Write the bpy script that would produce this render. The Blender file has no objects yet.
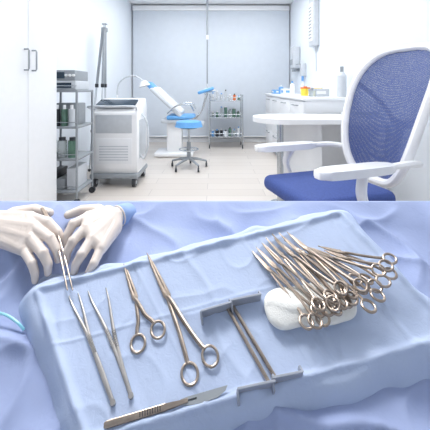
import bpy,bmesh,math,random
from mathutils import Vector,Matrix,noise
random.seed(4)
V=Vector
# ------------------------------------------------------------ basics
def lin(c):
    c=c/255.0
    return c/12.92 if c<=.04045 else ((c+.055)/1.055)**2.4
def M(name,col,rough=.5,metal=0,var=.03,scale=25,bump=0,bscale=200,trans=0,alpha=1,emit=0,coat=0,sss=0):
    m=bpy.data.materials.new(name); m.use_nodes=True
    nt=m.node_tree; p=nt.nodes['Principled BSDF']
    c=[lin(x) for x in col]
    tc=nt.nodes.new('ShaderNodeTexCoord')
    n=nt.nodes.new('ShaderNodeTexNoise'); n.inputs['Scale'].default_value=scale
    nt.links.new(tc.outputs['Object'],n.inputs['Vector'])
    r=nt.nodes.new('ShaderNodeValToRGB')
    r.color_ramp.elements[0].position=.3; r.color_ramp.elements[1].position=.7
    r.color_ramp.elements[0].color=[max(0,x*(1-var)) for x in c]+[1]
    r.color_ramp.elements[1].color=[min(1,x*(1+var)) for x in c]+[1]
    nt.links.new(n.outputs['Fac'],r.inputs['Fac'])
    nt.links.new(r.outputs['Color'],p.inputs['Base Color'])
    p.inputs['Roughness'].default_value=rough; p.inputs['Metallic'].default_value=metal
    p.inputs['Transmission Weight'].default_value=trans
    p.inputs['Alpha'].default_value=alpha
    p.inputs['Coat Weight'].default_value=coat
    if emit:
        nt.links.new(r.outputs['Color'],p.inputs['Emission Color']); p.inputs['Emission Strength'].default_value=emit
    if bump:
        n2=nt.nodes.new('ShaderNodeTexNoise'); n2.inputs['Scale'].default_value=bscale; n2.inputs['Detail'].default_value=4
        n2.inputs['Distortion'].default_value=.8
        nt.links.new(tc.outputs['Object'],n2.inputs['Vector'])
        b=nt.nodes.new('ShaderNodeBump'); b.inputs['Strength'].default_value=bump; b.inputs['Distance'].default_value=.002
        nt.links.new(n2.outputs['Fac'],b.inputs['Height']); nt.links.new(b.outputs['Normal'],p.inputs['Normal'])
    return m
class B:
    def __init__(s): s.bm=bmesh.new(); s.mats=[]
    def mi(s,m):
        if m not in s.mats: s.mats.append(m)
        return s.mats.index(m)
    def add(s,t,m):
        i=s.mi(m)
        for f in t.faces: f.material_index=i
        me=bpy.data.meshes.new('t'); t.to_mesh(me); t.free(); s.bm.from_mesh(me); bpy.data.meshes.remove(me)
    def box(s,c,size,m,bev=0,rot=None,seg=3):
        t=bmesh.new(); bmesh.ops.create_cube(t,size=1)
        for v in t.verts: v.co=V((v.co.x*size[0],v.co.y*size[1],v.co.z*size[2]))
        if bev: bmesh.ops.bevel(t,geom=t.edges[:],offset=bev,segments=seg,profile=.5,affect='EDGES')
        for v in t.verts:
            if rot is not None: v.co=rot@v.co
            v.co+=V(c)
        s.add(t,m)
    def bb(s,x0,x1,y0,y1,z0,z1,m,bev=0):
        s.box(((x0+x1)/2,(y0+y1)/2,(z0+z1)/2),(abs(x1-x0),abs(y1-y0),abs(z1-z0)),m,bev)
    def cyl(s,p1,p2,r1,m,r2=None,seg=16):
        p1=V(p1);p2=V(p2); r2=r1 if r2 is None else r2
        d=p2-p1; t=bmesh.new()
        bmesh.ops.create_cone(t,cap_ends=True,segments=seg,radius1=r1,radius2=r2,depth=d.length)
        q=V((0,0,1)).rotation_difference(d.normalized()).to_matrix()
        for v in t.verts: v.co=q@v.co+(p1+p2)/2
        s.add(t,m)
    def ball(s,c,r,m,sc=(1,1,1),rot=None,seg=16):
        t=bmesh.new(); bmesh.ops.create_uvsphere(t,u_segments=seg,v_segments=seg//2+2,radius=r)
        for v in t.verts:
            v.co=V((v.co.x*sc[0],v.co.y*sc[1],v.co.z*sc[2]))
            if rot is not None: v.co=rot@v.co
            v.co+=V(c)
        s.add(t,m)
    def tube(s,pts,r,m,closed=False,seg=8,up=(0,0,1)):
        pts=[V(p) for p in pts]; n=len(pts); t=bmesh.new(); rings=[]
        up=V(up)
        for i,p in enumerate(pts):
            if closed: tg=pts[(i+1)%n]-pts[i-1]
            else: tg=pts[min(i+1,n-1)]-pts[max(i-1,0)]
            tg.normalize()
            u=up if abs(tg.dot(up))<.97 else V((0,1,.1)).normalized()
            sd=tg.cross(u).normalized(); uu=sd.cross(tg)
            rr=r[min(i,len(r)-1)] if isinstance(r,list) else r
            a,b=rr if isinstance(rr,tuple) else (rr,rr)
            rings.append([t.verts.new(p+sd*a*math.cos(2*math.pi*k/seg)+uu*b*math.sin(2*math.pi*k/seg)) for k in range(seg)])
        for i in range(n if closed else n-1):
            A=rings[i];C=rings[(i+1)%n]
            for k in range(seg): t.faces.new((A[k],A[(k+1)%seg],C[(k+1)%seg],C[k]))
        if not closed:
            t.faces.new(rings[0][::-1]); t.faces.new(rings[-1])
        bmesh.ops.recalc_face_normals(t,faces=t.faces[:])
        s.add(t,m)
    def ring(s,c,R,r,m,ax=(1,0,0),ay=(0,1,0),e=1,seg=24,ts=8):
        c=V(c);ax=V(ax);ay=V(ay)
        s.tube([c+ax*R*math.cos(2*math.pi*i/seg)+ay*R*e*math.sin(2*math.pi*i/seg) for i in range(seg)],r,m,closed=True,seg=ts,up=ax.cross(ay).normalized())
    def prism(s,poly,h0,h1,m,f=None,bev=0):
        t=bmesh.new()
        a=[t.verts.new(V((p[0],p[1],h0))) for p in poly]; b=[t.verts.new(V((p[0],p[1],h1))) for p in poly]
        n=len(poly); t.faces.new(a[::-1]); t.faces.new(b)
        for i in range(n): t.faces.new((a[i],a[(i+1)%n],b[(i+1)%n],b[i]))
        if bev: bmesh.ops.bevel(t,geom=t.edges[:],offset=bev,segments=2,profile=.5,affect='EDGES')
        if f:
            for v in t.verts: v.co=f(v.co)
        bmesh.ops.recalc_face_normals(t,faces=t.faces[:])
        s.add(t,m)
    def grid(s,fn,nu,nv,m):
        t=bmesh.new(); g=[[t.verts.new(fn(i/nu,j/nv)) for j in range(nv+1)] for i in range(nu+1)]
        for i in range(nu):
            for j in range(nv): t.faces.new((g[i][j],g[i+1][j],g[i+1][j+1],g[i][j+1]))
        s.add(t,m)
    def done(s,name,mat=None,parent=None,ang=35):
        vs=[v.co for v in s.bm.verts]
        lo=V([min(v[k] for v in vs) for k in range(3)]); hi=V([max(v[k] for v in vs) for k in range(3)])
        c=(lo+hi)/2
        for v in s.bm.verts: v.co-=c
        me=bpy.data.meshes.new(name); s.bm.to_mesh(me); s.bm.free()
        for m in s.mats: me.materials.append(m)
        for p in me.polygons: p.use_smooth=True
        me.set_sharp_from_angle(angle=math.radians(ang))
        o=bpy.data.objects.new(name,me); bpy.context.scene.collection.objects.link(o)
        o.matrix_world=(mat or Matrix())@Matrix.Translation(c)
        if parent is not None:
            o.parent=parent; o.matrix_parent_inverse=parent.matrix_world.inverted()
        return o
def empty(name,loc):
    e=bpy.data.objects.new(name,None); bpy.context.scene.collection.objects.link(e)
    e.empty_display_size=.05; e.matrix_world=Matrix.Translation(V(loc)); return e
def cm(pts,n=6,closed=False):
    pts=[V(p) for p in pts]; out=[]; N=len(pts)
    for i in range(N if closed else N-1):
        if closed: a,b,c,d=pts[i-1],pts[i],pts[(i+1)%N],pts[(i+2)%N]
        else: a,b,c,d=pts[max(i-1,0)],pts[i],pts[i+1],pts[min(i+2,N-1)]
        for k in range(n):
            t=k/n
            out.append(.5*((2*b)+(c-a)*t+(2*a-5*b+4*c-d)*t*t+(3*b-a-3*c+d)*t**3))
    if not closed: out.append(pts[-1])
    return out
# ------------------------------------------------------------ materials
wall_m=M('wall_paint',(232,238,245),.7,var=.01,scale=3,bump=.05)
ceil_m=M('ceiling_paint',(246,248,250),.8,var=.01)
white=M('white_laminate',(240,242,245),.35,var=.01)
whiteg=M('white_plastic',(244,245,247),.3,var=.01,coat=.3)
grey=M('grey_plastic',(150,156,162),.45)
lgrey=M('light_grey_plastic',(202,207,213),.45)
dark=M('dark_plastic',(52,56,62),.4)
chrome=M('brushed_chrome',(196,200,204),.25,1)
bluev=M('blue_vinyl',(104,168,226),.45,var=.05)
navy=M('navy_fabric',(62,82,146),.8,var=.12,scale=120,bump=.3,bscale=500)
blind_m=M('blind_fabric',(214,221,230),.85,var=.015,scale=8,bump=.15,bscale=60)
yellow=M('yellow_plastic',(238,214,80),.45)
orange=M('orange_label',(225,120,60),.5)
green=M('green_glass',(120,160,140),.15,var=.1,trans=.5)
glass=M('clear_glass',(225,232,232),.08,trans=.7)
bluebox=M('blue_card',(110,165,220),.6)
steel=M('surgical_steel',(184,180,177),.33,1,var=.08,scale=60)
steelw=M('warm_surgical_steel',(172,158,146),.3,1,var=.14,scale=60)
steelg=M('satin_steel_grey',(166,171,183),.5,.2,var=.04)
gauze_m=M('gauze_cotton',(244,244,241),.95,var=.02,scale=80,bump=.5,bscale=260)
drape_t=M('drape_light_blue',(186,201,230),.9,var=.03,scale=9,bump=.35,bscale=110)
drape_o=M('drape_periwinkle',(164,178,217),.9,var=.05,scale=6,bump=.35,bscale=80)
gown_m=M('gown_blue',(150,176,222),.85,var=.05,scale=12,bump=.4,bscale=80)
glove_m=M('latex_glove',(231,219,211),.42,var=.04,scale=30,bump=.3,bscale=55)
tube_m=M('cyan_tubing',(150,218,236),.3,var=.05)
screen_m=M('dark_screen',(40,58,74),.15)
# floor planks
flm=bpy.data.materials.new('floor_planks'); flm.use_nodes=True
nt=flm.node_tree; p=nt.nodes['Principled BSDF']; tc=nt.nodes.new('ShaderNodeTexCoord')
br=nt.nodes.new('ShaderNodeTexBrick'); br.inputs['Scale'].default_value=1.0
br.inputs['Brick Width'].default_value=1.2; br.inputs['Row Height'].default_value=.2; br.inputs['Mortar Size'].default_value=.003
br.inputs['Color1'].default_value=[lin(x) for x in (221,214,207)]+[1]; br.inputs['Color2'].default_value=[lin(x) for x in (212,204,197)]+[1]
br.inputs['Mortar'].default_value=[lin(x) for x in (188,181,176)]+[1]
nt.links.new(tc.outputs['Object'],br.inputs['Vector']); nt.links.new(br.outputs['Color'],p.inputs['Base Color'])
p.inputs['Roughness'].default_value=.32
# chair mesh
net=bpy.data.materials.new('blue_mesh_net'); net.use_nodes=True
nt=net.node_tree; p=nt.nodes['Principled BSDF']; tc=nt.nodes.new('ShaderNodeTexCoord')
vo=nt.nodes.new('ShaderNodeTexVoronoi'); vo.inputs['Scale'].default_value=150; vo.inputs['Randomness'].default_value=.4
rp=nt.nodes.new('ShaderNodeValToRGB'); rp.color_ramp.elements[0].position=.22; rp.color_ramp.elements[1].position=.45
rp.color_ramp.elements[0].color=(.55,.55,.55,1); rp.color_ramp.elements[1].color=(1,1,1,1)
nt.links.new(tc.outputs['Object'],vo.inputs['Vector']); nt.links.new(vo.outputs['Distance'],rp.inputs['Fac'])
nt.links.new(rp.outputs['Color'],p.inputs['Alpha']); p.inputs['Base Color'].default_value=[lin(x) for x in (68,84,136)]+[1]
p.inputs['Roughness'].default_value=.7
# ------------------------------------------------------------ room shell
XL,XR,YF,YB,ZC=-1.69,1.525,-1.6,6.12,2.79
def slab(name,a,m):
    b=B(); b.bb(*a,m); return b.done(name)
slab('floor',(XL-.1,XR+.1,YF-.1,YB+.1,-.1,0),flm)
slab('ceiling',(XL-.1,XR+.1,YF-.1,YB+.1,ZC,ZC+.1),ceil_m)
slab('wall_left',(XL-.1,XL,YF-.1,YB+.1,0,ZC),wall_m)
slab('wall_right',(XR,XR+.1,YF-.1,YB+.1,0,ZC),wall_m)
slab('wall_back',(XL,XR,YB,YB+.1,0,ZC),wall_m)
slab('wall_front',(XL,XR,YF-.1,YF,0,ZC),wall_m)
slab('baseboard_left',(XL,XL+.015,2.62,YB,0,.08),white)
slab('baseboard_back',(XL+.015,XR,YB-.015,YB,0,.08),white)
# roller blinds
b=B()
seams=[-1.66,-.15,1.50]
for i in range(2):
    x0,x1=seams[i]+.003,seams[i+1]-.003
    b.bb(x0,x1,YB-.06,YB-.055,.12,2.66,blind_m)
    b.cyl((x0,YB-.06,.12),(x1,YB-.06,.12),.012,whiteg)
b.bb(-1.66,1.50,YB-.10,YB-.02,2.66,2.76,whiteg,.01)
b.done('roller_blind')
# ceiling lights
em=M('light_diffuser',(255,255,255),.5,emit=9.4)
for (x,y) in ((-.7,1.2),(.7,1.2),(-.7,3.3),(.7,3.3),(-.7,5.0),(.7,5.0)):
    b=B(); b.bb(x-.3,x+.3,y-.3,y+.3,ZC-.03,ZC,whiteg,.004); b.bb(x-.27,x+.27,y-.27,y+.27,ZC-.034,ZC-.029,em); b.done('ceiling_light_panel')
# ------------------------------------------------------------ wardrobe
b=B(); xf=-1.37
b.bb(XL+.012,xf-.022,.6,2.6,0.002,2.6,white)
for y0,y1 in ((.6,1.0),(1.0,1.4),(1.4,1.8),(1.8,2.2),(2.2,2.6)):
    b.bb(xf-.02,xf,y0+.003,y1-.003,.09,2.59,white,.003)
for y in (1.36,1.44,2.155,2.245):
    z0,z1=1.23,1.38
    b.tube([(xf,y,z0),(xf+.03,y,z0),(xf+.035,y,z0+.01),(xf+.035,y,z1-.01),(xf+.03,y,z1),(xf,y,z1)],.006,grey)
b.bb(xf-.05,xf-.03,.6,2.6,0.002,.09,lgrey)
b.done('wardrobe')
# ------------------------------------------------------------ equipment rack
b=B(); x0,x1,y0,y1=-1.62,-1.29,2.80,3.15
for x in (x0,x1):
    for y in (y0,y1):
        b.cyl((x,y,.07),(x,y,1.08),.011,grey); b.cyl((x,y-.012,.032),(x,y+.012,.032),.032,dark); b.cyl((x,y,.03),(x,y,.08),.008,chrome)
for z in (.12,.42,.72,1.06):
    b.bb(x0-.01,x1+.01,y0-.01,y1+.01,z,z+.02,grey,.004)
    b.cyl((x0,y0-.01,z+.06),(x1,y0-.01,z+.06),.004,chrome)
b.bb(x0+.01,x1-.02,y0+.02,y1-.03,1.08,1.17,lgrey,.008); b.bb(x0+.03,x1-.06,y0+.012,y0+.02,1.10,1.15,screen_m)
b.bb(x0+.03,x1-.03,y0+.03,y1-.03,1.17,1.27,grey,.008); b.bb(x0+.05,x1-.13,y0+.022,y0+.03,1.19,1.25,screen_m)
for k in range(3): b.cyl((x1-.11+.035*k,y0+.03,1.22),(x1-.11+.035*k,y0+.012,1.22),.012,whiteg)
for k in range(4): b.cyl((x0+.05+.07*k,y0+.05,.74),(x0+.05+.07*k,y0+.05,.90),.028,[glass,dark,green,lgrey][k]); b.cyl((x0+.05+.07*k,y0+.05,.90),(x0+.05+.07*k,y0+.05,.94),.014,whiteg)
for k in range(3): b.cyl((x0+.06+.1*k,y0+.07,.44),(x0+.06+.1*k,y0+.07,.60),.042,[green,glass,green][k]); b.cyl((x0+.06+.1*k,y0+.07,.60),(x0+.06+.1*k,y0+.07,.63),.03,dark)
for k in range(3): b.bb(x0+.02+.1*k,x0+.10+.1*k,y0+.03,y1-.05,.14,.14+[.16,.1,.2][k],[dark,grey,lgrey][k],.006)
b.bb(x0+.04,x1-.05,y0+.15,y1-.04,.74,.95,grey,.01)
b.done('equipment_rack')
# ------------------------------------------------------------ laser machine
b=B(); X0,X1,Y0,Y1=-1.38,-.86,3.32,3.80
b.prism([(Y0+.03,.14),(Y1-.02,.14),(Y1,.30),(Y1,.86),(Y1-.06,.98),(Y0+.10,.90),(Y0,.82),(Y0,.22)],X0,X1,whiteg,f=lambda c:V((c.z,c.x,c.y)),bev=.02)
b.box(((X0+X1)/2,Y0+.12,.925),(.44,.20,.025),screen_m,.006,Matrix.Rotation(math.radians(18),3,'X'))
b.bb(X0+.06,X1-.06,Y0-.006,Y0+.01,.60,.80,lgrey,.004)
b.bb(X0+.06,X1-.06,Y0-.006,Y0+.01,.26,.54,white,.004)
for k in range(6): b.bb(X0+.10,X1-.10,Y0-.010,Y0,.30+.03*k,.31+.03*k,lgrey)
b.bb(X1-.004,X1+.006,Y0+.08,Y1-.08,.3,.74,lgrey,.004)
b.tube(cm([(X0+.02,Y0+.05,.86),(X0+.02,Y0-.09,.90),((X0+X1)/2,Y0-.11,.90),(X1-.02,Y0-.09,.90),(X1-.02,Y0+.05,.86)]),.013,lgrey)
b.bb(X0-.01,X1+.01,Y0-.01,Y1,.09,.15,grey,.02)
for x in (X0+.04,X1-.04):
    for y in (Y0+.03,Y1-.05):
        b.cyl((x-.02,y,.05),(x+.02,y,.05),.05,dark,seg=20); b.cyl((x-.024,y,.05),(x+.024,y,.05),.02,lgrey); b.cyl((x,y,.05),(x,y,.12),.014,grey)
b.tube(cm([(X1+.0,Y0+.2,.8),(X1+.07,Y0+.16,.7),(X1+.09,Y0+.12,.45),(X1+.05,Y0+.1,.3),(X1,Y0+.12,.35)]),.012,lgrey)
b.done('laser_therapy_machine')
# ------------------------------------------------------------ tripod
b=B(); top=V((-1.48,4.02,1.88))
for dx,dy in ((-.13,-.06),(.0,.14),(.05,-.16)):
    f=V((-1.52+dx,4.0+dy,.01)); d=f-top
    o=V((dx*.15,dy*.15,0))
    b.cyl(top+o,top+o+d*.4,.018,grey); b.cyl(top+o+d*.38,top+o+d*.72,.013,lgrey); b.cyl(top+o+d*.7,f,.009,chrome)
    b.box(top+o+d*.4,(.038,.038,.05),dark,.005); b.box(top+o+d*.72,(.03,.03,.035),grey,.005); b.ball(f+V((0,0,.012)),.02,dark)
b.box(top,(.07,.07,.06),grey,.012); b.cyl(top,top+V((0,0,.07)),.016,chrome); b.box(top+V((0,0,.075)),(.06,.05,.015),grey,.004)
b.done('camera_tripod')
# ------------------------------------------------------------ exam lamp (floor)
b=B(); bx,by=-1.42,4.35
b.cyl((bx,by,0),(bx,by,.04),.14,whiteg,.12,24); b.cyl((bx,by,.04),(bx,by,1.0),.013,whiteg)
b.tube(cm([(bx,by,1.0),(bx+.02,by,1.15),(bx+.12,by,1.25),(bx+.27,by,1.27),(bx+.38,by,1.2)]),.011,lgrey)
b.cyl((bx+.40,by,1.13),(bx+.38,by,1.20),.085,whiteg,.04,24); b.cyl((bx+.402,by,1.125),(bx+.40,by,1.132),.075,lgrey)
b.done('examination_floor_lamp')
# ------------------------------------------------------------ gynecology chair
b=B(); Y=4.95
b.box((-.66,Y,.04),(.62,.44,.07),whiteg,.025); b.box((-.66,Y,.3),(.24,.26,.5),whiteg,.03); b.box((-.62,Y,.57),(.48,.42,.06),lgrey,.02)
b.box((-.55,Y,.63),(.44,.46,.07),bluev,.03)
R=Matrix.Rotation(math.radians(43),3,'Y')
b.box((-.78,Y,.87),(.66,.46,.06),lgrey,.025,R); b.box((-.755,Y-.0,.90),(.60,.42,.07),white,.028,R)
b.box((-1.04,Y,1.13),(.17,.32,.08),bluev,.035,R); b.cyl((-.98,Y,1.05),(-1.03,Y,1.11),.012,chrome)
for s in (-1,1):
    b.tube(cm([(-.45,Y+s*.23,.58),(-.25,Y+s*.3,.68),(-.15,Y+s*.33,.95),(-.16,Y+s*.33,1.02)]),.014,chrome)
    b.box((-.14,Y+s*.33,1.06),(.26,.13,.05),bluev,.022,Matrix.Rotation(math.radians(-18),3,'Y'))
    b.tube(cm([(-.75,Y+s*.23,.7),(-.6,Y+s*.27,.82),(-.4,Y+s*.27,.84),(-.33,Y+s*.25,.74)]),.012,chrome)
b.box((-.28,Y,.52),(.2,.34,.05),lgrey,.02)
b.done('gynecology_chair')
# stool
b=B(); sx,sy=-.36,4.12
b.cyl((sx,sy,.57),(sx,sy,.64),.19,bluev,.17,32); b.ball((sx,sy,.635),.172,bluev,(1,1,.14),seg=32); b.cyl((sx,sy,.55),(sx,sy,.57),.12,dark)
b.cyl((sx,sy,.12),(sx,sy,.36),.028,grey); b.cyl((sx,sy,.3),(sx,sy,.56),.018,chrome)
for k in range(5):
    a=2*math.pi*k/5+.3; e=V((sx+.25*math.cos(a),sy+.25*math.sin(a),.085))
    b.tube([(sx,sy,.14),(sx+.12*math.cos(a),sy+.12*math.sin(a),.12),e],[.022,.018,.013],grey)
    b.cyl(e+V((-.012,0,-.055)),e+V((.012,0,-.055)),.028,dark); b.cyl(e+V((0,0,-.05)),e,.008,dark)
b.ring((sx,sy,.26),.13,.008,chrome)
for k in range(3):
    a=2*math.pi*k/3; b.cyl((sx,sy,.26),(sx+.13*math.cos(a),sy+.13*math.sin(a),.26),.006,chrome)
b.done('medical_stool')
# ceiling mounted lamp column
b=B(); lx,ly=-.14,5.45
b.cyl((lx,ly,ZC-.06),(lx,ly,ZC),.07,whiteg,.09,24); b.cyl((lx,ly,2.0),(lx,ly,ZC-.05),.018,grey); b.cyl((lx,ly,1.18),(lx,ly,2.02),.013,grey)
b.cyl((lx,ly,1.98),(lx,ly,2.06),.024,whiteg)
b.tube(cm([(lx,ly,1.2),(lx-.01,ly,1.14),(lx+.04,ly,1.09)]),.011,lgrey); b.cyl((lx+.03,ly,1.03),(lx+.02,ly,1.1),.13,whiteg,.07,24)
b.cyl((lx+.031,ly,1.022),(lx+.03,ly,1.032),.11,bluebox)
b.done('ceiling_surgical_lamp')
# steel trolley
b=B(); x0,x1,y0,y1=-.10,.50,5.45,5.80
for x in (x0,x1):
    for y in (y0,y1):
        b.cyl((x,y,.07),(x,y,.98),.012,chrome); b.cyl((x-.01,y,.035),(x+.01,y,.035),.035,dark)
for z in (.2,.55,.86):
    b.bb(x0,x1,y0,y1,z,z+.015,chrome,.003); b.cyl((x0,y0,z+.07),(x1,y0,z+.07),.006,chrome); b.cyl((x0,y1,z+.07),(x1,y1,z+.07),.006,chrome)
for i in range(7):
    for z in (.215,.565,.875):
        h=random.uniform(.06,.17); r=random.uniform(.022,.036); x=x0+.06+i*.08; y=y0+random.uniform(.08,.26)
        m=random.choice([glass,whiteg,bluebox,lgrey,dark,green,orange,white])
        b.cyl((x,y,z),(x,y,z+h),r,m); b.cyl((x,y,z+h),(x,y,z+h+.025),r*.5,random.choice([whiteg,bluebox,dark]))
b.done('instrument_trolley')
# ------------------------------------------------------------ counter
b=B(); cx=.95; xe=XR-.008
b.bb(cx+.02,xe,3.22,5.62,.08,.965,white)
b.bb(cx+.06,xe,3.26,5.60,0.002,.08,lgrey)
b.bb(cx-.02,xe,3.19,5.65,.965,1.0,white,.006)
n=4; w=2.4/n
for i in range(n):
    ya=3.22+i*w
    for (za,zb) in ((.10,.38),(.385,.665),(.67,.95)):
        b.bb(cx,cx+.02,ya+.004,ya+w-.004,za,zb,white,.003)
        zc=zb-.05; b.tube([(cx,ya+.2,zc),(cx-.025,ya+.2,zc),(cx-.025,ya+w-.2,zc),(cx,ya+w-.2,zc)],.006,grey)
b.done('drawer_counter')
def bottle(name,x,y,z,r,h,m,cap):
    b=B(); b.cyl((x,y,z),(x,y,z+h*.7),r,m,seg=20); b.cyl((x,y,z+h*.7),(x,y,z+h*.82),r,m,r*.45,20); b.cyl((x,y,z+h*.82),(x,y,z+h),r*.4,cap); b.done(name)
Zt=1.001
bottle('disinfectant_bottle',1.12,4.35,Zt,.035,.2,whiteg,bluebox)
bottle('disinfectant_bottle',1.2,4.1,Zt,.04,.17,lgrey,whiteg)
bottle('disinfectant_bottle',1.1,5.0,Zt,.04,.15,bluebox,whiteg)
bottle('disinfectant_bottle',1.42,3.36,Zt,.05,.34,lgrey,grey)
def carton(name,x,y,sx,sy,sz,m,m2):
    b=B(); b.bb(x-sx/2,x+sx/2,y-sy/2,y+sy/2,Zt,Zt+sz,m,.004); b.bb(x-sx*.3,x+sx*.3,y-sy/2-.001,y-sy/2+.002,Zt+sz*.3,Zt+sz*.7,m2); b.bb(x-sx/2-.001,x-sx/2+.002,y-sy*.3,y+sy*.3,Zt+sz*.3,Zt+sz*.7,m2); b.bb(x-sx*.25,x+sx*.25,y-sy*.2,y+sy*.2,Zt+sz-.001,Zt+sz+.002,m2); b.done(name)
carton('glove_box',1.12,5.3,.2,.2,.07,bluebox,whiteg)
carton('glove_box',1.12,4.65,.16,.22,.09,whiteg,bluebox)
carton('tissue_box',1.25,3.62,.2,.16,.09,lgrey,whiteg)
def tub(name,x,y,r,h,m,lid):
    b=B(); b.cyl((x,y,Zt),(x,y,Zt+h),r*.9,m,r,24); b.cyl((x,y,Zt+h),(x,y,Zt+h+.018),r*1.05,lid,seg=24); b.cyl((x,y,Zt+h+.018),(x,y,Zt+h+.03),r*.4,lid); b.done(name)
tub('sharps_container',1.16,3.85,.06,.09,yellow,orange)
tub('sharps_container',1.34,3.92,.06,.10,yellow,whiteg)
tub('cotton_jar',1.12,3.45,.045,.07,glass,chrome)
# wall dispensers
b=B(); b.bb(XR-.13,XR,5.35,5.62,1.45,1.85,lgrey,.03); b.bb(XR-.135,XR-.12,5.40,5.57,1.52,1.62,grey,.004); b.bb(XR-.1,XR-.02,5.4,5.57,1.40,1.46,grey,.01); b.done('paper_towel_dispenser')
b=B(); b.bb(XR-.09,XR,5.0,5.1,1.30,1.52,lgrey,.015); b.cyl((XR-.05,5.05,1.22),(XR-.05,5.05,1.3),.02,bluebox); b.box((XR-.11,5.05,1.50),(.1,.03,.012),chrome,.004); b.done('soap_dispenser')
b=B(); b.bb(XR-.09,XR,4.38,4.60,1.72,2.45,lgrey,.02); b.bb(XR-.10,XR-.085,4.42,4.56,1.80,2.37,whiteg,.004)
for k in range(10): b.bb(XR-.105,XR-.095,4.43,4.55,1.84+.05*k,1.855+.05*k,grey)
b.tube([(XR-.02,4.49,1.73),(XR-.012,4.49,1.5),(XR-.012,4.49,1.35)],.006,lgrey); b.done('air_recirculator')
# ------------------------------------------------------------ desk
b=B(); poly=[]
x0,x1,y0,y1,r=.36,1.50,2.56,3.14,.29
for k in range(25):
    a=math.pi/2+math.pi*k/24; poly.append((x0+r+r*math.cos(a),y0+r+r*math.sin(a)))
poly+= [(x1,y0),(x1,y1)]
b.prism(poly,.785,.83,white,bev=.006)
b.tube([V((.68+.3*k/10, 2.98-.22*math.sin(math.pi*k/20),.40)) for k in range(11)],(.02,.39),white,seg=12)
b.cyl((.62,2.85,0),(.62,2.85,.79),.03,chrome,seg=20); b.cyl((.62,2.85,0),(.62,2.85,.015),.09,chrome,seg=24)
b.bb(1.44,1.48,2.6,3.1,0,.79,white,.003); b.bb(1.0,1.44,3.05,3.07,.3,.79,white)
b.done('reception_desk')
b=B(); b.bb(1.25,1.49,2.66,2.98,.831,.86,lgrey,.006); b.bb(1.26,1.48,2.68,2.96,.86,.885,grey,.006); b.bb(1.27,1.47,2.70,2.95,.885,.893,whiteg); b.done('document_tray')
# ------------------------------------------------------------ office chair
f=V((-.95,-.31,0)).normalized(); sd=V((f.y,-f.x,0))
S=V((.62,1.68,0)); CM=Matrix(((sd.x,f.x,0,S.x),(sd.y,f.y,0,S.y),(0,0,1,0),(0,0,0,1)))
b=B()
b.box((0,.01,.53),(.50,.52,.09),navy,.04,seg=4); b.box((0,-.01,.475),(.40,.38,.035),whiteg,.012)
def bk(u,z):
    t=(z-.56)/(1.36-.56)
    hw=.20+.085*math.sin(min(1,max(0,t))*math.pi*.60)
    return V((u*hw,-.36-.27*t+.05*math.sin(t*math.pi)+.055*u*u,z))
ZM,ZH=.95,.40
out=[]
for k in range(56):
    a=2*math.pi*k/56; c,s_=math.cos(a),math.sin(a)
    pu=math.copysign(abs(c)**.6,c); pz=math.copysign(abs(s_)**.6,s_)
    out.append(bk(pu,ZM+pz*ZH))
b.tube(out,(.024,.028),whiteg,closed=True,seg=10,up=(0,1,.2))
def netf(i,j):
    a=-1+2*i; c=-1+2*j
    lim=(1-abs(c)**3.33)**(1/3.33) if abs(c)<1 else 0
    return bk(a*lim,ZM+c*(ZH-.01))
b.grid(netf,20,28,net)
b.tube(cm([(0,-.05,.455),(0,-.26,.455),(0,-.44,.53),(0,-.51,.72),(0,-.57,.90)]),(.03,.02),whiteg,seg=10,up=(0,-.9,.3))
for s in (-1,1):
    e=bk(s*.97,1.14)
    b.tube(cm([(0,-.54,.84),(s*.09,-.58,.92),(s*.19,-.57,1.03),e+V((0,-.01,0))]),.018,whiteg)
    e=bk(s*.97,.72)
    b.tube(cm([(0,-.48,.64),(s*.09,-.49,.66),e+V((0,-.01,0))]),.017,whiteg)
    pts=cm([(s*.12,0,.46),(s*.26,0,.46),(s*.315,.02,.51),(s*.32,.06,.62),(s*.30,.03,.705)])
    b.tube(pts,[(.030,.017)]*len(pts),whiteg,seg=10,up=(0,1,0))
    pl=[]
    for k in range(28):
        a=2*math.pi*k/28; c,s2=math.cos(a),math.sin(a)
        pl.append((s*.30+.05*math.copysign(abs(c)**.6,c),.07+.22*math.copysign(abs(s2)**.6,s2)))
    b.prism(pl,.702,.74,whiteg,bev=.010)
    pts=cm([(s*.30,-.12,.72),(s*.285,-.26,.72),(s*.24,-.40,.70)])
    b.tube(pts,.018,whiteg)
b.cyl((0,0,.1),(0,0,.3),.032,dark); b.cyl((0,0,.28),(0,0,.46),.02,chrome)
for k in range(5):
    a=2*math.pi*k/5+.2; e=V((.29*math.cos(a),.29*math.sin(a),.085))
    b.tube([(0,0,.14),(.14*math.cos(a),.14*math.sin(a),.12),e],[.032,.026,.018],whiteg)
    for q in (-.017,.017): b.cyl(e+V((q-.006,0,-.055)),e+V((q+.006,0,-.055)),.028,dark)
    b.cyl(e+V((0,0,-.055)),e,.008,dark)
b.done('office_chair',CM)
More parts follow.
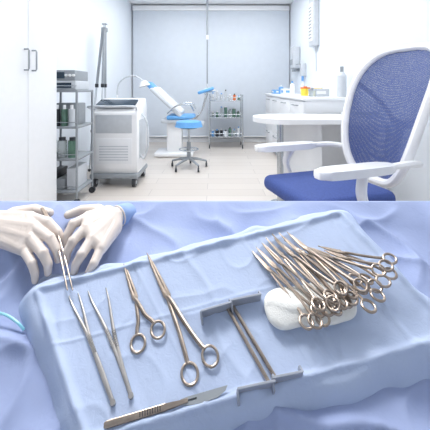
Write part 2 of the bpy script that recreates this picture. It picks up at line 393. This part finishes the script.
# ============================================================ operating table, inclined top
TH=math.radians(30); P0=V((0,.5,.722)); F=300.0; EYE=V((0,0,1.1))
cu,cv,cn=V((1,0,0)),V((0,math.cos(TH),math.sin(TH))),V((0,-math.sin(TH),math.cos(TH)))
TM=Matrix(((1,0,0,P0.x),(0,cv.y,cn.y,P0.y),(0,cv.z,cn.z,P0.z),(0,0,0,1)))
def L(px,py,h=0):   # photogrammetric survey: photo measurement -> metric position on the inclined table top at height h
    d=V(((px-215)/F,1,-(py-88)/F)); t=(cn.dot(P0-EYE)+h)/cn.dot(d)
    q=EYE+d*t-P0
    return V((q.dot(cu),q.dot(cv),q.dot(cn)))
HO=-.03
vE=L(215,201,HO).y
dn=V((0,-math.sin(TH),-math.cos(TH)))
def fold(u,v):
    a=noise.noise(V((u*5,v*3,1.3)))*.012+noise.noise(V((u*2+v*6,v*2-u*3,4)))*.014
    a+=(1-abs(noise.noise(V((u*6+v*5,v*6-u*4,7)))))**7*.014-.005
    a+=(1-abs(noise.noise(V((u*4-v*7,v*5+u*6,17)))))**8*.010
    a+=.006*noise.noise(V((u*22,v*14,2)))
    return a
def outer(i,j):
    u=-.95+1.9*i; vN=-.42
    if j<.8:
        t=j/.8; v=vN+(vE-vN)*t; k=min(1,(vE-v)/.07)
        return V((u,v,HO+max(-.014,fold(u,v))*k))
    t=(j-.8)/.2
    w=.012*math.sin(u*38)*t+.01*math.sin(u*17+1)*t
    return V((u,vE,HO))+dn*(.45*t)+V((0,1,0))*(.01*min(1,t*8)+max(0,w)+.012*t)
b=B(); b.grid(outer,340,220,drape_o)
o=b.done('surgical_drape',TM,ang=180)
md=o.modifiers.new('thick','SOLIDIFY'); md.thickness=.0015; md.offset=-1
# table body
b=B()
b.prism([(-.88,-.44),(.88,-.44),(.88,vE-.045),(-.88,vE-.045)],HO-.09,HO-.02,dark,f=lambda c:TM@c,bev=.01)
c0=TM@V((0,-.1,HO-.08))
b.bb(-.16,.16,c0.y-.14,c0.y+.14,.1,c0.z-.02,lgrey,.02)
b.bb(-.5,.5,c0.y-.25,c0.y+.25,.03,.11,grey,.03)
for x in (-.42,.42):
    for y in (c0.y-.2,c0.y+.2): b.cyl((x-.02,y,.035),(x+.02,y,.035),.035,dark)
b.done('operating_table')
# ------------------------------------------------------------ tray under drape
A_,B_,C_,D_=[L(*q).xy for q in ((32,289),(340,211),(462,338),(84,446))]
def quad(s,t): return (A_*(1-s)+B_*s)*(1-t)+(D_*(1-s)+C_*s)*t
LS,LT=.63,.27
def trayf(i,j):
    e=.085
    s=-e/LS+i*(1+2*e/LS); t=-e/LT+j*(1+2*e/LT)
    x=(s-.5)*LS;y=(t-.5)*LT; R=.016
    qx=abs(x)-(LS/2-R); qy=abs(y)-(LT/2-R)
    d=math.hypot(max(qx,0),max(qy,0))+min(max(qx,qy),0)-R
    q=quad(s,t); u,v=q.x,q.y
    wr=.0014*noise.noise(V((u*9,v*9,0)))+.0045*max(0,(1-abs(noise.noise(V((u*6+v*3,v*5-u*2,9)))))**9-.4)
    wr+=.002*(1-abs(noise.noise(V((u*13-v*5,v*11+u*4,29)))))**10
    for c in (.28,.62): wr+=.0014*math.exp(-((s-c)*LS/.003)**2)
    wr+=.0014*math.exp(-((t-.45)*LT/.003)**2)
    ln=.006*noise.noise(V((u*28,v*28,5)))
    rim=(.0065+ln)*math.exp(-((d+.006)/.0060)**2)
    if d<0: h=rim+wr
    else:
        k=min(1,d/.05); k=k*k*(3-2*k)
        h=rim-.046*k+.018*noise.noise(V((u*18,v*18,3)))*min(1,d/.02)
    if v>vE-.035: h=min(h,HO+.002) if d>.012 else h
    v=min(v,vE-.012)
    return V((u,v,h))
b=B(); b.grid(trayf,260,170,drape_t); o=b.done('instrument_tray',TM,ang=180)
# ------------------------------------------------------------ ringed instruments
def ring_tool(b,tip,end,pf,spread,R,jw,m,n=V((0,0,1)),sh=.0022):
    d=end-tip; Ln=d.length; y=d/Ln; x=y.cross(n).normalized(); z=x.cross(y)
    P=lambda a,c,h=0: tip+y*a+x*c+z*h
    for s in (1,-1):
        o=s*.0012
        b.tube([P(0,s*.0003,o),P(pf*Ln*.3,s*jw*.28,o),P(pf*Ln*.75,s*jw*.42,o),P(pf*Ln,s*jw*.4,o),P(pf*Ln+.008,0,o)],[(.0006,.0008),(jw*.30,.0013),(jw*.42,.0016),(jw*.55,.002),(jw*.5,.002)],m,up=z)
        pts=cm([P(pf*Ln,s*jw*.3,o),P(pf*Ln+.012,-s*jw*.3,o),P(pf*Ln+(1-pf)*Ln*.45,-s*spread*.38,o),P(Ln-R*2.6,-s*spread*.72,o),P(Ln-R*1.95,-s*(spread-R*.15),o)],4)
        b.tube(pts,(sh,sh*.8),m,up=z)
        b.ring(P(Ln-R*1.05,-s*spread,o),R*.88,(.0021,.0022),m,x,y,1.12)
    b.cyl(P(pf*Ln,0,-.003),P(pf*Ln,0,.0036),.0028,m,seg=14)
b=B(); ring_tool(b,L(124,264,.004),L(151,345,.004),.46,.0165,.0120,.006,steelw,sh=.003); b.done('surgical_scissors',TM)
b=B(); ring_tool(b,L(147,253,.004),L(205,375,.004),.42,.0175,.0130,.0068,steelw,sh=.0034); b.done('surgical_scissors',TM)
def tweezer(t1,t2,e,m,name,h=.003):
    b=B(); e=L(*e,h+.001)
    for k,t in enumerate((t1,t2)):
        t=L(*t,h); d=e-t; s=d.cross(V((0,0,1))).normalized()*(1 if k else -1)
        pts=cm([t,t+d*.15,t+d*.45+s*.003,t+d*.75+s*.0025,e],6); n=len(pts)
        b.tube(pts,[(.0008+.0020*min(1,i/(n*.5)),.0012+.001*min(1,i/n)) for i in range(n)],m)
        for q in range(8):
            c=t+d*(.45+.02*q)+s*.003; b.tube([c-s*.0030+V((0,0,.0020)),c+s*.0030+V((0,0,.0020))],.0005,m,seg=5)
    b.cyl(e-V((0,0,.002)),e+V((0,0,.003)),.0035,m)
    return b.done(name,TM)
tweezer((69,296),(78,293),(113,403),steel,'dissecting_forceps')
tweezer((88,291),(106,288),(131,396),steel,'dissecting_forceps')
# ------------------------------------------------------------ retractors
def retractor(p0,p1,lf0,lf1,m):
    b=B(); z=V((0,0,1))
    a=L(*p0,.005); c=L(*p1,.005)
    b.tube([a,a+(c-a)*.5,c],(.0028,.0022),steelw,seg=8)
    for (q0,q1) in (lf0,lf1):
        s=L(*q0,.002); e=L(*q1,.002); d=(e-s).normalized()
        def wallseg(a,b_,h0,h1,th=.0015):
            n=(b_-a).cross(z).normalized()*th
            t=bmesh.new(); vs=[]
            for pz,hh in ((a,h0),(b_,h1)):
                for sg in (-1,1):
                    for zz in (0,hh): vs.append(t.verts.new(pz+n*sg+z*(zz-.001)))
            bmesh.ops.convex_hull(t,input=t.verts[:])
            bmesh.ops.bevel(t,geom=t.edges[:],offset=.0005,segments=1,affect='EDGES')
            b.add(t,m)
        side=d.cross(z).normalized()
        wallseg(s,e,.022,.022)
        wallseg(s,s+side*.012,.022,.012); wallseg(e,e-side*.010,.022,.012)
    return b.done('farabeuf_retractor',TM)
retractor((227,307),(271,386),((201,317),(231,308)),((237,394),(274,386)),steelg)
retractor((233,306),(278,382),((231,306),(260,300)),((271,383),(301,377)),steelg)
# ------------------------------------------------------------ scalpel
b=B(); a=L(104,426,.004); e=L(188,401,.004); t=L(228,389,.004); y=(e-a).normalized(); x=y.cross(V((0,0,1)))
def sp(c): return a+y*c.y+x*c.x+V((0,0,c.z))
Lh=(e-a).length; Lb=(t-a).length
b.prism([(-.0038,.004),(-.0025,0),(.0025,0),(.0038,.004),(.0038,Lh*.72),(.0022,Lh*.80),(.0024,Lh),(-.0024,Lh),(-.0022,Lh*.80),(-.0038,Lh*.72)],0,.0035,steelw,f=sp,bev=.0008)
for q in range(9): b.tube([sp(V((-.0028,Lh*(.42+.03*q),.0037))),sp(V((.0028,Lh*(.42+.03*q),.0037)))],.0006,dark,seg=5)
b.prism([(-.003,Lh-.010),(.0028,Lh-.010),(.0052,Lh+.004),(.0064,Lh+.018),(.0056,Lb-.016),(.001,Lb-.004),(-.0035,Lb),(-.0038,Lh)],.0012,.0024,grey,f=sp)
b.prism([(-.0008,Lh-.004),(.0008,Lh-.004),(.0008,Lh+.012),(-.0008,Lh+.012)],.0024,.0028,dark,f=sp)
b.done('scalpel',TM)
# ------------------------------------------------------------ gauze + clamps
b=B()
ga,gb=L(264,311,.008),L(354,300,.008); g=(gb-ga)
def roll(i,j):
    t=i; a=2*math.pi*j
    c=ga+g*t; r=.024*(max(0,1-(2*t-1)**6))**.5*(1+.12*noise.noise(V((t*4,math.cos(a),math.sin(a)))))
    n=g.cross(V((0,0,1))).normalized()
    return c+n*(r*1.3*math.cos(a))+V((0,0,.55*r*math.sin(a)+.004))
b.grid(roll,50,32,gauze_m)
b.tube(cm([L(268,300,.018),L(290,306,.022),L(318,303,.021),L(346,298,.016)]),(.010,.006),gauze_m,seg=12)
o=b.done('gauze_roll',TM,ang=180)
md=o.modifiers.new('r','REMESH'); md.mode='VOXEL'; md.voxel_size=.002; md.use_smooth_shade=True
md=o.modifiers.new('s','SMOOTH'); md.iterations=6
clamps=[((252,251),(318,322)),((256,247),(327,321)),((262,243),(334,317)),((266,238),(330,306)),((272,234),(346,311)),((279,233),(352,303)),((287,232),(362,297)),
        ((292,236),(380,306)),((300,243),(370,288)),((308,247),(384,281)),((318,246),(397,268)),((324,250),(392,276)),((284,240),(358,290)),((274,238),(342,300))]
for k,(a,e) in enumerate(clamps):
    b=B(); h=.026+.0035*(k%4)
    nn=V((random.uniform(-.35,.35),random.uniform(-.3,.3),1)).normalized()
    ring_tool(b,L(*a,.006+.003*(k%3)),L(*e,h+.006),.30,.0135,.0105,.0055,steelw,nn,sh=.0025)
    b.done('hemostatic_clamp',TM)
# ------------------------------------------------------------ tubing
b=B(); b.tube(cm([L(-40,304,HO+.012),L(-10,311,HO+.011),L(6,315,HO+.009),L(18,323,HO+.008),L(24,330,HO+.002)]),.0022,tube_m); b.done('suction_tubing',TM)
# ------------------------------------------------------------ hands
def capsule(b,p,q,r1,r2):
    b.cyl(p,q,r1,glove_m,r2,14); b.ball(p,r1,glove_m,seg=14); b.ball(q,r2,glove_m,seg=14)
def make_arm(wrist,knuckles,fingers,thumb,sleeve,sr):
    root=empty('surgeon_arm',TM@L(*wrist))
    b=B(); w=L(*wrist); ks=[L(*k) for k in knuckles]
    mid=(ks[1]+ks[2])/2
    for i,k in enumerate(ks):
        s=w+(k-w)*.22+(ks[i]-mid)*.25
        capsule(b,s,k,.019,.0125)
        capsule(b,w,s,.021,.019)
        if i<3:
            for t in (.4,.6,.8,.95):
                capsule(b,s+(k-s)*t,w+(ks[i+1]-w)*(.22+.78*t),.0165-.004*t,.0165-.004*t)
            for u in (.33,.67):   # back of the hand filled between the metacarpals
                q=k+(ks[i+1]-k)*u; capsule(b,w+(q-w)*.3,q-(q-w)*.08,.0185,.0122)
    for k,fg in zip(ks,fingers):
        pts=[k]+[L(*q) for q in fg]; rr=[.0112,.0096,.0085,.0068]
        if fg is fingers[-1]: rr=[x*.88 for x in rr]
        for i in range(3): capsule(b,pts[i],pts[i+1],rr[i],rr[i+1])
        b.ball(pts[1],rr[1]*1.08,glove_m,seg=14)
    pts=[w+(ks[0]-w)*.3]+[L(*q) for q in thumb]; rr=[.018,.0135,.0112,.0088]
    for i in range(3): capsule(b,pts[i],pts[i+1],rr[i],rr[i+1])
    sl=[L(*q) for q in sleeve]
    capsule(b,w,w+(sl[0]-w)*.8,.021,.022)
    o=b.done('gloved_hand',TM,root,180)
    md=o.modifiers.new('r','REMESH'); md.mode='VOXEL'; md.voxel_size=.0014; md.use_smooth_shade=True
    md=o.modifiers.new('s','SMOOTH'); md.iterations=6; md.factor=.5
    b=B(); pts=cm([w+(sl[0]-w)*.35]+sl,6); n=len(pts)
    b.tube(pts,[(sr+.010*i/n+.002*math.sin(i*2.1),sr*.9+.008*i/n+.002*math.cos(i*1.7)) for i in range(n)],gown_m,seg=24)
    c=pts[2]; d=(pts[3]-pts[1]).normalized(); sx=d.cross(V((0,0,1))).normalized(); sz=sx.cross(d)
    b.ring(c,sr+.001,.002,glove_m,sx,sz,.92)
    b.done('gown_sleeve',TM,root,60)
H=HO
make_arm((-12,225,H+.028),
  [(30,217,H+.040),(34,227,H+.044),(31,238,H+.040),(24,249,H+.032)],
  [[(48,222,H+.046),(58,232,H+.036),(63,242,H+.022)],
   [(50,238,H+.046),(57,250,H+.034),(58,260,H+.017)],
   [(43,253,H+.042),(48,264,H+.028),(48,273,H+.012)],
   [(32,263,H+.033),(35,273,H+.021),(35,281,H+.009)]],
  [(14,213,H+.024),(34,209,H+.020),(50,213,H+.020)],
  [(-40,227,H+.030),(-80,229,H+.032),(-140,231,H+.034)],.029)
make_arm((113,218,H+.020),
  [(88,217,H+.036),(86,228,H+.043),(92,239,H+.040),(101,248,H+.032)],
  [[(73,224,H+.044),(67,235,H+.036),(66,245,H+.024)],
   [(73,241,H+.046),(67,252,H+.034),(66,262,H+.017)],
   [(82,254,H+.042),(76,264,H+.028),(74,273,H+.012)],
   [(94,263,H+.033),(89,272,H+.021),(87,279,H+.009)]],
  [(98,210,H+.020),(82,210,H+.020),(68,215,H+.020)],
  [(124,214,H+.000),(131,214,H-.05),(134,218,H-.14)],.022)
b=B()
for s in (-1,1):
    pts=cm([L(42+s*.5,208,H+.030),L(54+s*1.5,230,H+.036),L(62+s*2.0,255,H+.036),L(70+s*2.6,290,.012)],6)
    b.tube(pts,[(.0026-.0015*i/len(pts),.0014) for i in range(len(pts))],steelw)
b.done('tissue_forceps',TM)
# ------------------------------------------------------------ lights
def area(name,loc,tgt,size,pw,col=(1,1,1)):
    l=bpy.data.lights.new(name,'AREA'); l.shape='DISK'; l.size=size; l.energy=pw; l.color=col
    o=bpy.data.objects.new(name,l); bpy.context.scene.collection.objects.link(o); o.location=loc
    o.rotation_euler=(V(tgt)-V(loc)).to_track_quat('-Z','Y').to_euler()
area('surgical_light',(-.5,1.15,2.35),(0,.5,.75),.6,24,(1,.98,.95))
area('room_light',(0,3.6,2.7),(0,3.9,0),1.6,34,(.97,.99,1))
w=bpy.data.worlds.new('World'); bpy.context.scene.world=w; w.use_nodes=True
w.node_tree.nodes['Background'].inputs[0].default_value=(.8,.88,1,1)
# ------------------------------------------------------------ camera
c=bpy.data.cameras.new('Camera'); c.sensor_width=36; c.lens=F/430*36; c.shift_y=-(215-88)/430; c.clip_start=.02
o=bpy.data.objects.new('Camera',c); bpy.context.scene.collection.objects.link(o); o.location=EYE; o.rotation_euler=(math.pi/2,0,0)
bpy.context.scene.camera=o
sc=bpy.context.scene; sc.view_settings.view_transform='Standard'; sc.view_settings.look='None'
